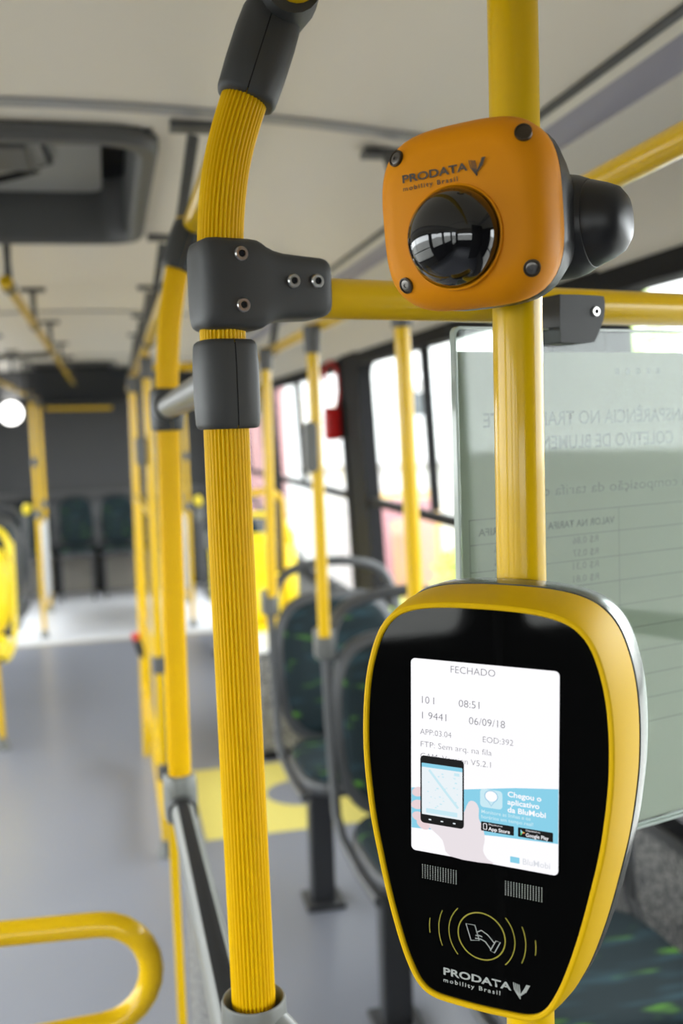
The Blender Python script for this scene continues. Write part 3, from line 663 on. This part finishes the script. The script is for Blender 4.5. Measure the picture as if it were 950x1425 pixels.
for sx_, sy_ in ((-1, 1), (1, 1), (1, -1), (-1, -1)):
    hx, hy = (39.4*sx_+0.3), (37.2*sy_+0.2); tilt = Vector((0.34*sx_, 0.34*sy_, 1)).normalized(); o_ = (hx*mm, hy*mm, (-4.1-1.3*sx_)*mm)
    b = B(); b.lathe([(4.9*mm, -3*mm), (4.9*mm, 0.15*mm), (4.3*mm, 0.3*mm), (3.9*mm, -0.4*mm)], o_, tilt, 24); shade_disc = b.build('well_shade_disc', M_INKSHD, dc)  # dark disc paints the shade of a sunken screw recess
    if (sx_, sy_) != (1, 1):
        b = B(); b.lathe([(3.5*mm, -1*mm), (3.5*mm, -0.1*mm), (2.8*mm, 0.25*mm), (1.3*mm, 0.25*mm), (1.1*mm, -0.3*mm)], o_, tilt, 20); b.build('screw', mat('dark_steel', (0.16, 0.15, 0.14), 0.35, metal=1.0), shade_disc)
b = B(); b.loft([sq(52, 51, 3.4, -33, CX, CY), sq(53.6, 52.6, 3.4, -35, CX, CY), sq(53.4, 52.8, 3.4, -46, CX, CY-0.5), sq(50, 48, 3.2, -54, CX+3, CY-1), sq(41, 38, 3, -64, CX+11, CY-4), sq(37, 34, 2.8, -74, CX+17, CY-5), sq(34, 31, 2.6, -88, CX+19, CY-6), sq(26, 24, 2.6, -102, CX+18, CY-7), sq(10, 10, 2.4, -106, CX+18, CY-7)])
b.build('rear_body', M_BLK, dc, angle=40)
b = B(); b.lathe([(0.018, -0.045), (0.026, -0.042), (0.030, -0.02), (0.0315, 0.020), (0.0315, 0.030), (0.030, 0.036), (0.0268, 0.0425), (0.0262, 0.0428), (0.0262, 0.0440), (0.0225, 0.054), (0.0195, 0.060), (0.014, 0.064), (0.006, 0.0655)], (0.010, -0.008, -0.082), (1, 0, 0), 36); b.build('pole_clamp', M_BLK, dc)
prodata(dc, -0.0335, 0.0215, 0.0415, M_INKSHD, 0.0006)
for o in dc.children:
    if o.name.startswith('wordmark') or o.name.startswith('leaf_mark'): o.location.z = 0.0006

# ================================================================== GLASS PANEL + POSTER
gorg = Vector((0.1729, 0.7412, 0)); 
def bar_frame(name, s0, z0, label, cat, off=0.0):
    o = thing(name, (0, 0, 0), label, cat)
    m = Matrix((bdir, Vector((0, 0, 1)), bnrm)).transposed().to_4x4(); m.translation = gorg+bdir*s0+Vector((0, 0, z0))+bnrm*off
    o.matrix_world = m; return o
gp2 = bar_frame('glass_divider', 0.097, 1.1085, 'clear glass divider panel hanging below the yellow crossbar', 'divider')
gw, gh = 0.62, 0.4465
b = B(); b.loft([[Vector((x+gw/2, y+gh/2, z)) for x, y in rrect(gw-0.004, gh-0.004, 0.006)] for z in (-0.003, 0.003)]); b.build('glass_sheet', M_GPAN, gp2)
b = B()
def rim(w, h, z): return [Vector((x+gw/2, y+gh/2, z)) for x, y in rrect(w, h, 0.006)]
rs = [rim(gw, gh, -0.003), rim(gw, gh, 0.003), rim(gw-0.004, gh-0.004, 0.0031), rim(gw-0.004, gh-0.004, -0.0031)]
b.loft(rs+[rs[0]], cap=False); b.build('glass_edge', M_GEDGE, gp2)
for x in (0.122, 0.50):
    pts = [(-0.030, -0.020), (-0.026, -0.024), (0.006, -0.024), (0.014, -0.020), (0.024, -0.002), (0.026, 0.010), (0.025, 0.018), (0.020, 0.020), (-0.026, 0.020), (-0.030, 0.016)]
    b = B(); b.loft([[Vector((x+p.x*0.86-0.001, gh+0.008+p.y*0.88, z)) for p in catmull([Vector(q) for q in pts], 3)] for z in (-0.009, 0.017)])
    g_ = b.build('glass_clamp', M_CLAMP, gp2, bevel=0.002)
    bolt_part(Vector((x+0.0105, gh+0.0125, 0.0172)), Vector((0, 0, 1)), g_, 0.0042)
po = bar_frame('poster', 0.1045, 1.112, 'pale poster sheet with mirrored print showing through, fixed behind the glass divider', 'poster', -0.0038)
pw, ph = 0.297, 0.424
B().box((pw/2, ph/2, -0.0004), (pw, ph, 0.0006)).build('sheet', M_PAPER, po)
PZ = 0.0001
def P_(s, x, y, size, m=M_PRINT, sx=1.0, bold=0.0, align='LEFT'): return text(s, 'show_through_print', x, y, size, m, po, PZ, align, sx, bold, True)
def fit(o, x0, x1):
    me = o.data; xs = [v.co.x for v in me.vertices]; k = (x1-x0)/(max(xs)-min(xs)); me.transform(Matrix.Translation((x0-min(xs)*k, 0, 0)) @ Matrix.Diagonal((k, 1, 1, 1)))
fit(P_('TRANSPARÊNCIA NO TRANSPORTE', 0.28, 0.3632, 0.0165, bold=0.0003), 0.0235, 0.274)
fit(P_('COLETIVO DE BLUMENAU', 0.24, 0.3428, 0.0165, bold=0.0003), 0.062, 0.235)
fit(P_('a composição da tarifa de', 0.2, 0.304, 0.0125, M_PRINT2), 0.075, 0.252)
for k in range(5):
    b = B(); x = 0.166+k*0.0122; b.flat([(x, 0.405), (x+0.0048, 0.405), (x+0.0048, 0.4105), (x, 0.4105)], PZ); b.build('show_through_print', M_PRINT2, po)
b = B()
TY = [0.289, 0.2685]+[0.2685-0.0222*k for k in range(1, 9)]
for y in TY: b.ribbon([(0.0075, y), (0.285, y)], 0.0007, PZ)
for x in (0.0075, 0.066, 0.168, 0.285): b.ribbon([(x, TY[0]), (x, TY[-1])], 0.0007, PZ)
b.build('table_lines', M_PRINT2, po)
fit(P_('VALOR NA TARIFA', 0.16, 0.2755, 0.0085, bold=0.0002), 0.088, 0.163); fit(P_('TARIFA', 0.06, 0.2755, 0.0085, bold=0.0002), 0.016, 0.049)
for k, s_ in enumerate(('R$ 0,86', 'R$ 0,57', 'R$ 0,31', 'R$ 0,81')):
    fit(P_(s_, 0.14, 0.2608-0.0111*k, 0.0085, M_PRINT2), 0.115, 0.144); P_('%', 0.037, 0.2608-0.0111*k, 0.0085, M_PRINT2)

# ================================================================== ROOF HATCHES
def hatch(x0, x1, y0, y1, label):
    cx, cy, z = (x0+x1)/2, (y0+y1)/2, 2.085
    t = thing('roof_hatch', (cx, cy, z), label, 'hatch'); w, h = x1-x0, y1-y0
    def rr(dw, zz_): return [Vector((x, y, zz_)) for x, y in rrect(w+dw, h+dw, 0.10 if dw > -0.06 else 0.08, 8)]
    b = B(); b.loft([rr(0.03, 0.005), rr(0.03, -0.012), rr(0.01, -0.026), rr(-0.035, -0.028), rr(-0.06, -0.018), rr(-0.07, 0.02), rr(-0.07, 0.17)], cap=False); b.build('hatch_frame', M_FIX, t)
    B().box((0, 0, 0.17), (w, h, 0.02)).build('hatch_well', M_RUB, t)
    b = B(); b.loft([[Vector((x, y, zz_)) for x, y in rrect(w-0.20, h-0.26, 0.05, 6)] for zz_ in (0.10, 0.14)]); lid = b.build('hatch_lid', M_LID, t)
    for yy in (-0.2, 0.22):
        b = B(); b.tube([(-0.20, yy, 0.06), (-0.05, yy-0.02, 0.075), (0.02, yy-0.05, 0.085), (0.06, yy-0.02, 0.105)], 0.010, 8); b.build('latch_arm', M_RUB, t)
    B().box((-0.02, 0.02, 0.092), (0.14, 0.22, 0.022)).build('latch_box', M_FIX, t, bevel=0.006)
    b = B(); b.ribbon([(0.09, -0.10), (0.10, 0.08), (0.06, 0.12)], 0.014, 0.09); b.build('latch_strap', M_RUB, t)
    return t
hatch(HX0, HX1, HY0, HY1, 'dark framed roof hatch with latch arms ahead of the left ceiling rail')
t = thing('roof_vent', (-0.26, 8.95, 2.085), 'long dark roof vent close to the rear wall', 'vent')
B().prism(rrect(0.72, 0.5, 0.06), (0, 0, 0), (1, 0, 0), (0, 1, 0), -0.03, 0.0).build('vent_frame', M_FIX, t)
for k in range(5): B().box((0, -0.18+0.09*k, -0.034), (0.62, 0.05, 0.012)).build('vent_slat', M_RUB, t)

# ================================================================== CEILING RAILS, LEFT AND RIGHT
def rail(x, y0, y1, z, ys_, label, dxt, name='ceiling_rail', capend=True):
    t = thing(name, (x, y0, z), label, 'handrail')
    B().tube([(0, 0, 0), (0, y1-y0, 0)], R1, 16).build('rail_tube', M_YEL, t)
    if capend: B().lathe([(0.0, -0.012), (0.013, -0.010), (0.021, -0.002), (0.021, 0.02), (0.0165, 0.022)], (0, 0, 0), (0, 1, 0), 18).build('end_cap', M_YEL, t)
    for y in ys_: hanger(t, x, y, z, x+dxt, ceil_z(max(-1.05, min(0.785, x+dxt))), (x, y0, z))
    return t
rail(-0.272, 3.22, 9.5, 1.942, (3.32, 4.45, 5.7, 7.0, 8.2, 9.3), 'yellow ceiling rail with a rounded end near the roof hatch', 0.0)
rail(-0.62, 5.0, 9.6, 1.82, (5.2, 6.3, 7.4, 8.5), 'yellow ceiling rail over the edge of the left seats', 0.0, capend=False)
rail(0.555, 0.62, 4.3, 1.745, (0.80, 3.45), 'yellow ceiling rail above the seats along the right windows', 0.06, capend=False)
hanger([o for o in COL.objects if o.get('label', '').startswith('yellow ceiling rail above the seats')][0], 0.555, 1.70, 1.745, 0.60, ceil_z(0.60), (0.555, 0.62, 1.745), yt=2.12)
t = thing('transverse_bar', (-0.272, 5.55, 1.94), 'dark grey cross tube joining the left ceiling rails', 'handrail')
B().tube([(0, 0, -0.035), (-0.36, 0, -0.05)], 0.016, 12).build('bar_tube', M_FIX, t)
t = thing('rear_bar', (-0.25, 9.80, 1.735), 'yellow horizontal grab bar on the dark rear wall', 'handrail')
B().tube([(-0.29, 0, 0.005), (0.30, 0, -0.005)], 0.017, 12).build('bar_tube', M_YEL, t)
for x in (-0.27, 0.28): B().tube([(x, 0, 0), (x, 0.145, 0)], 0.012, 8).build('bar_mount', M_FIX, t)
t = thing('transverse_bar', (0.14, 4.2, 1.725), 'yellow cross tube joining the central ceiling rail to the right ceiling rail', 'handrail')
B().tube([(0.012, 0, 0.02), (0.40, 0, 0.02)], 0.0155, 12).build('bar_tube', M_YEL, t)
for x in (0.03, 0.385): B().tube([(x-0.02, 0, 0.02), (x+0.02, 0, 0.02)], 0.021, 12).build('bar_sleeve', M_FIX, t)

# ================================================================== AISLE POLES
def pole(p0, p1, label, collars=(), name='handrail_pole', foot=True, top=True, extra=None, r=0.0162):
    p0, p1 = Vector(p0), Vector(p1)
    t = thing(name, p0, label, 'pole')
    d = p1-p0
    B().tube([(0, 0, 0.0), d], r, 16).build('pole_tube', M_YEL, t)
    if foot: B().lathe([(0.0, 0), (0.036, 0), (0.034, 0.012), (0.024, 0.03), (0.023, 0.055), (0.017, 0.058)], (0, 0, 0), (0, 0, 1), 16).build('floor_socket', M_SOCK, t)
    if top: B().tube([d*(1-0.075/d.length), d*(1-0.005/d.length)], [0.021, 0.0235], 14).build('rail_sleeve', M_FIX, t)
    for z, m in collars:
        c = d*((z-p0.z)/d.z); B().tube([c-d.normalized()*0.03, c-d.normalized()*0.025, c+d.normalized()*0.025, c+d.normalized()*0.03], [0.018, 0.0235, 0.0235, 0.018], 14).build('collar', m, t)
    return t
pb = pole((0.127, 3.54, 0.0), (0.139, 3.54, 1.74), 'yellow aisle pole with two grey collars and an oval stop button box', ((0.68, M_FIX), (0.30, M_FIX)))
b = B(); b.loft([[Vector((x-0.022, z, y+1.42)) for x, y in rrect(0.034, 0.10, 0.016)] for z in (-0.028, 0.012)]); b.build('stop_button_box', M_GRY, pb, bevel=0.004)
pa = pole((0.098, 4.70, 0.0), (0.118, 4.70, 1.74), 'yellow aisle pole with a black red-tipped lever', (), foot=False)
lv = B().tube([(0.018, -0.02, 0.47), (-0.002, -0.035, 0.49), (-0.022, -0.05, 0.555)], [0.020, 0.019, 0.015], 10).build('lever', M_BLK, pa)
B().lathe([(0.0, 0.0), (0.015, 0.002), (0.018, 0.018), (0.013, 0.032), (0, 0.036)], (-0.0225, -0.051, 0.552), (-0.15, -0.1, 1), 14).build('lever_tip', M_RED, lv)
gt = thing('aisle_gate', (0.12, 4.1, 0.0), 'yellow gate frame with horizontal bars between the two aisle poles', 'gate')
for z in (1.205, 0.676, 0.325): B().tube([(0.008, -0.54, z), (-0.012, 0.58, z)], 0.0125, 12).build('gate_bar', M_YEL, gt)
B().box((-0.006, 0.42, 0.215), (0.03, 0.34, 0.11)).build('gate_box', M_YEL, gt, bevel=0.006)
B().tube([(-0.004, 0.35, 0.19), (-0.004, 0.35, 1.22)], 0.012, 12).build('gate_upright', M_YEL, gt)
B().box((0.004, -0.05, 0.11), (0.025, 0.95, 0.06)).build('gate_kick_bar', M_YEL, gt, bevel=0.005)
# poles standing on the seats to the right
def seat_pole(y, x0, x1, z0, label, button=False):
    t = pole((x0, y, z0), (x1, y, 1.745), label, foot=False)
    if button:
        b = B(); b.loft([[Vector((x-0.02, z, y_+0.50)) for x, y_ in rrect(0.032, 0.13, 0.015)] for z in (-0.028, 0.012)]); b.build('stop_button_box', M_GRY, t, bevel=0.004)
    return t
seat_pole(1.95, 0.590, 0.572, 0.93, 'yellow pole rising behind the ticket machine in front of the sliding window')
seat_pole(2.60, 0.528, 0.524, 0.93, 'yellow pole with a grey button box rising from the second seat socket', True)
seat_pole(3.30, 0.500, 0.510, 0.93, 'yellow pole rising from the aisle corner of the farther patterned seat')

# ================================================================== SEATS
def make_seat(pad, shell, name, socket=True, legs='pedestal', hand=True):
    t = thing(name, (0, 0, 0), 'x', 'seat')
    rec = 0.10          # recline per metre of height
    def yb(z): return -0.03+(z-0.45)*rec
    # back shell, pad
    def outline(w0, w1, z0, z1, n=28, e=5.0):
        pts = []
        for k in range(n*2):
            a = 2*math.pi*k/(n*2); ca, sa = math.cos(a), math.sin(a); q = 1/((abs(ca)**e+abs(sa)**e)**(1/e))
            z = (z0+z1)/2+(z1-z0)/2*sa*q; w = w0+(w1-w0)*(z-z0)/(z1-z0)
            pts.append((w*ca*q, z))
        return pts
    oo = outline(0.205, 0.215, 0.43, 0.93, e=3.4)
    b = B(); b.loft([[Vector((x*k, yb(z)+d, 0.68+(z-0.68)*k)) for x, z in oo] for k, d in ((0.90, 0.045), (0.98, 0.04), (1.0, 0.025), (1.0, 0.008), (0.97, 0.0))]); b.build('back_shell', shell, t, angle=50)
    oi = outline(0.182, 0.192, 0.46, 0.905, e=3.2)
    b = B(); b.loft([[Vector((x*k, yb(z)+d, 0.68+(z-0.68)*k)) for x, z in oi] for k, d in ((1.0, 0.004), (1.0, -0.010), (0.96, -0.020), (0.85, -0.026), (0.5, -0.022), (0.1, -0.018))]); b.build('back_pad', pad, t, angle=60)
    # cushion
    oc = outline(0.205, 0.205, -0.47, -0.02, e=4.0)
    b = B(); b.loft([[Vector((x*k, -0.245+(y+0.245)*k, z+0.06*(-0.02-y)*0.35)) for x, y in oc] for k, z in ((0.85, 0.385), (0.97, 0.392), (1.0, 0.405), (1.0, 0.425), (0.97, 0.432))]); b.build('seat_shell', shell, t, angle=50)
    b = B(); b.loft([[Vector((x*k, -0.245+(y+0.245)*k, z+0.06*(-0.02-y)*0.35)) for x, y in oc] for k, z in ((0.93, 0.428), (0.95, 0.445), (0.90, 0.457), (0.75, 0.460), (0.3, 0.455))]); b.build('cushion', pad, t, angle=60)
    if hand:
        hp = catmull([Vector(p) for p in [(-0.205, yb(0.86)+0.02, 0.86), (-0.20, yb(0.94)+0.02, 0.935), (-0.16, yb(1.0)+0.02, 0.995), (-0.08, yb(1.02)+0.02, 1.022), (0, yb(1.03)+0.02, 1.03), (0.08, yb(1.02)+0.02, 1.022), (0.16, yb(1.0)+0.02, 0.995), (0.20, yb(0.94)+0.02, 0.935), (0.205, yb(0.86)+0.02, 0.86)]], 3, False)
        B().tube(hp, 0.0165, 10).build('grab_handle', shell, t)
    for s in (-1, 1):
        B().tube([(s*0.218, yb(0.93)+0.02, 0.93), (s*0.219, yb(0.68)+0.02, 0.68), (s*0.216, yb(0.45)+0.01, 0.45), (s*0.212, -0.07, 0.405), (s*0.208, -0.25, 0.385), (s*0.206, -0.42, 0.395)], 0.0135, 10).build('side_frame', shell, t)
    if socket: B().box((-0.222, yb(0.93)+0.02, 0.905), (0.05, 0.055, 0.085)).build('pole_socket', M_GRY, t, bevel=0.012)
    if legs == 'pedestal':
        b = B(); b.box((-0.135, -0.27, 0.20), (0.075, 0.055, 0.375)).build('pedestal', M_LEG, t, bevel=0.008)
        B().box((-0.135, -0.27, 0.008), (0.12, 0.13, 0.016)).build('foot_plate', M_LEG, t, bevel=0.003)
        B().tube([(-0.15, -0.27, 0.37), (0.20, -0.27, 0.37)], 0.018, 10).build('seat_beam', M_LEG, t)
    else:
        for x in (-0.17, 0.17): B().box((x, -0.40, 0.195), (0.03, 0.03, 0.39)).build('leg', M_LEG, t)
        B().box((0, -0.02, 0.2), (0.36, 0.02, 0.36)).build('front_board', mat('beige_board', (0.18, 0.165, 0.14), 0.6), t)
    return t
s0 = make_seat(M_FAB, M_SHELL, 'passenger_seat')
SX = 0.735
spots = [(1.95, 0.825, 'dark green patterned seat beside the speckled wall below the glass divider'),
         (2.60, SX+0.02, 'dark green patterned seat with a yellow pole and button box in its corner'),
         (3.30, SX-0.02, 'dark green patterned seat with an open grab handle beside the yellow floor marking'),
         (6.95, 0.80, 'dark patterned seat on the right close to the rear poles')]
for i, (y, x, lab) in enumerate(spots):
    o = s0 if i == 0 else copy_tree(s0); o.location = (x, y, 0); tag(o, lab, 'seat', 'dark patterned seats along the right side')
GL = 'dark patterned seats along the left side'
for y, lab in ((6.28, 'dark patterned seat just behind the left yellow seat'), (6.95, 'dark patterned left seat nearest the white rear panel')):
    o = copy_tree(s0); o.location = (-0.77, y, 0); tag(o, lab, 'seat', GL)
ys0 = make_seat(M_YLO, M_YLO, 'priority_seat')
ys0.location = (0.72, 5.35, 0); tag(ys0, 'bright yellow priority seat on the right, seen behind the ribbed pole', 'seat', 'yellow priority seats')
o = copy_tree(ys0); o.location = (-0.75, 5.62, 0); tag(o, 'bright yellow priority seat on the left of the aisle', 'seat', 'yellow priority seats')
rb = make_seat(M_FAB, M_LEG, 'bench_seat', socket=False, legs='legs', hand=False)
for k, x in enumerate((-0.71, -0.33, 0.05, 0.43)):
    o = rb if k == 0 else copy_tree(rb); o.location = (x, 9.80, 0); o.scale = (0.81, 1, 1)
    tag(o, 'dark patterned seat of the rear bench against the rear wall', 'seat', 'rear bench seats')

# ================================================================== WHEELCHAIR BAY
bx_ = thing('speckled_box', (0.86, 4.62, 0.0), 'low grey speckled box behind the yellow floor marking', 'box')
B().box((0, 0, 0.245), (0.52, 0.34, 0.49)).build('box_body', M_SPECK, bx_, bevel=0.01)
B().box((0, 0, 0.50), (0.54, 0.36, 0.022)).build('box_lid', M_WHITE, bx_, bevel=0.004)
B().box((0, -0.172, 0.02), (0.52, 0.01, 0.04)).build('kick_strip', M_RUB, bx_)
hp_ = thing('bay_hoop', (0.60, 4.42, 0.51), 'yellow hoop rail with a black pad above the speckled box', 'handrail')
B().tube(catmull([Vector(p) for p in [(-0.06, 0, 0.68), (0.0, 0, 0.695), (0.07, 0, 0.695), (0.118, 0, 0.67), (0.128, 0, 0.60), (0.128, 0, 0.3), (0.128, 0.06, 0.0)]], 4, False), 0.0155, 12).build('hoop_tube', M_YEL, hp_)
B().box((0.09, -0.01, 0.50), (0.05, 0.04, 0.32)).build('back_pad', M_BLK, hp_, bevel=0.01)
# emergency hammer holder on the window pillar
hm = thing('emergency_hammer', (1.045, 4.76, 1.50), 'red emergency hammer holder with a looped red cord on the window pillar', 'hammer')
B().box((0.0, 0.0, -0.005), (0.085, 0.05, 0.16)).build('holder', M_RED, hm, bevel=0.02)
B().box((0.045, 0.0, -0.005), (0.06, 0.03, 0.05)).build('mount', M_RUB, hm)
B().tube(catmull([Vector(p) for p in [(0.02, 0, 0.06), (0.035, 0, 0.14), (0.03, 0, 0.24), (0.0, 0, 0.285), (-0.03, 0, 0.25), (-0.035, 0, 0.19)]], 4, False), 0.011, 8).build('cord_loop', M_RED, hm)

# ================================================================== REAR POLES AND PANELS
GP = 'yellow poles near the rear'
for s, x in ((-1, -0.53), (1, 0.56)):
    side = 'left' if s < 0 else 'right'
    t = pole((x, 7.75, 0.0), (x, 7.75, 1.81), 'yellow pole with grey collars at the front of the %s white panel' % side, ((0.92, M_GRY), (1.3, M_FIX)), foot=True)
    t = pole((x+0.02*s, 8.9, 0.0), (x+0.02*s, 8.9, 1.81), 'yellow pole with grey collars at the rear of the %s white panel' % side, ((0.92, M_GRY), (0.62, M_GRY)))
    t = thing('modesty_panel', (x+0.005*s, 8.3, 0.0), 'white modesty panel between the %s rear poles' % side, 'panel')
    B().box((0, 0, 0.50), (0.012, 1.0, 0.62)).build('panel_sheet', M_WHITE, t, bevel=0.003)
    for z in (0.17, 0.83): B().tube([(0, -0.535, z), (0, 0.58, z)], 0.011, 8).build('panel_bar', M_YEL, t)
    t = thing('grab_knob', (-0.55 if s < 0 else 0.58, 6.97, 0.94), 'yellow grab knob on the corner of a %s seat near the rear' % side, 'knob')
    B().lathe([(0.0, -0.01), (0.014, 0.0), (0.024, 0.022), (0.027, 0.045), (0.022, 0.062), (0, 0.07)], (0, 0, 0.04), (-0.2*s, -0.2, 1), 14).build('knob_ball', M_YLO, t)
    B().tube([(0, 0, -0.03), (0, 0, 0.05)], 0.012, 8).build('knob_stem', M_FIX, t)
pole((-0.565, 5.02, 0.0), (-0.60, 5.02, 1.81), 'yellow pole at the aisle corner of the left yellow seat', ((0.98, M_GRY),))

t = thing('rear_bright_spot', (-0.86, 9.945, 1.71), 'round glowing white disc added as a bright spot high on the dark rear wall', 'bright spot')  # glowing disc added for a bright spot of unknown source, no lamp known here
B().lathe([(0.12, 0.0), (0.12, 0.03), (0.105, 0.04)], (0, 0, 0), (0, -1, 0), 28).build('spot_ring', M_FIX, t)
B().lathe([(0.104, 0.02), (0.10, 0.045), (0.07, 0.065), (0.0, 0.072)], (0, 0, 0), (0, -1, 0), 28).build('spot_glow_disc', mat('spot_glow_disc', (0.8, 0.8, 0.8), 0.4, emit=((1.0, 0.98, 0.94), 3.0)), t)
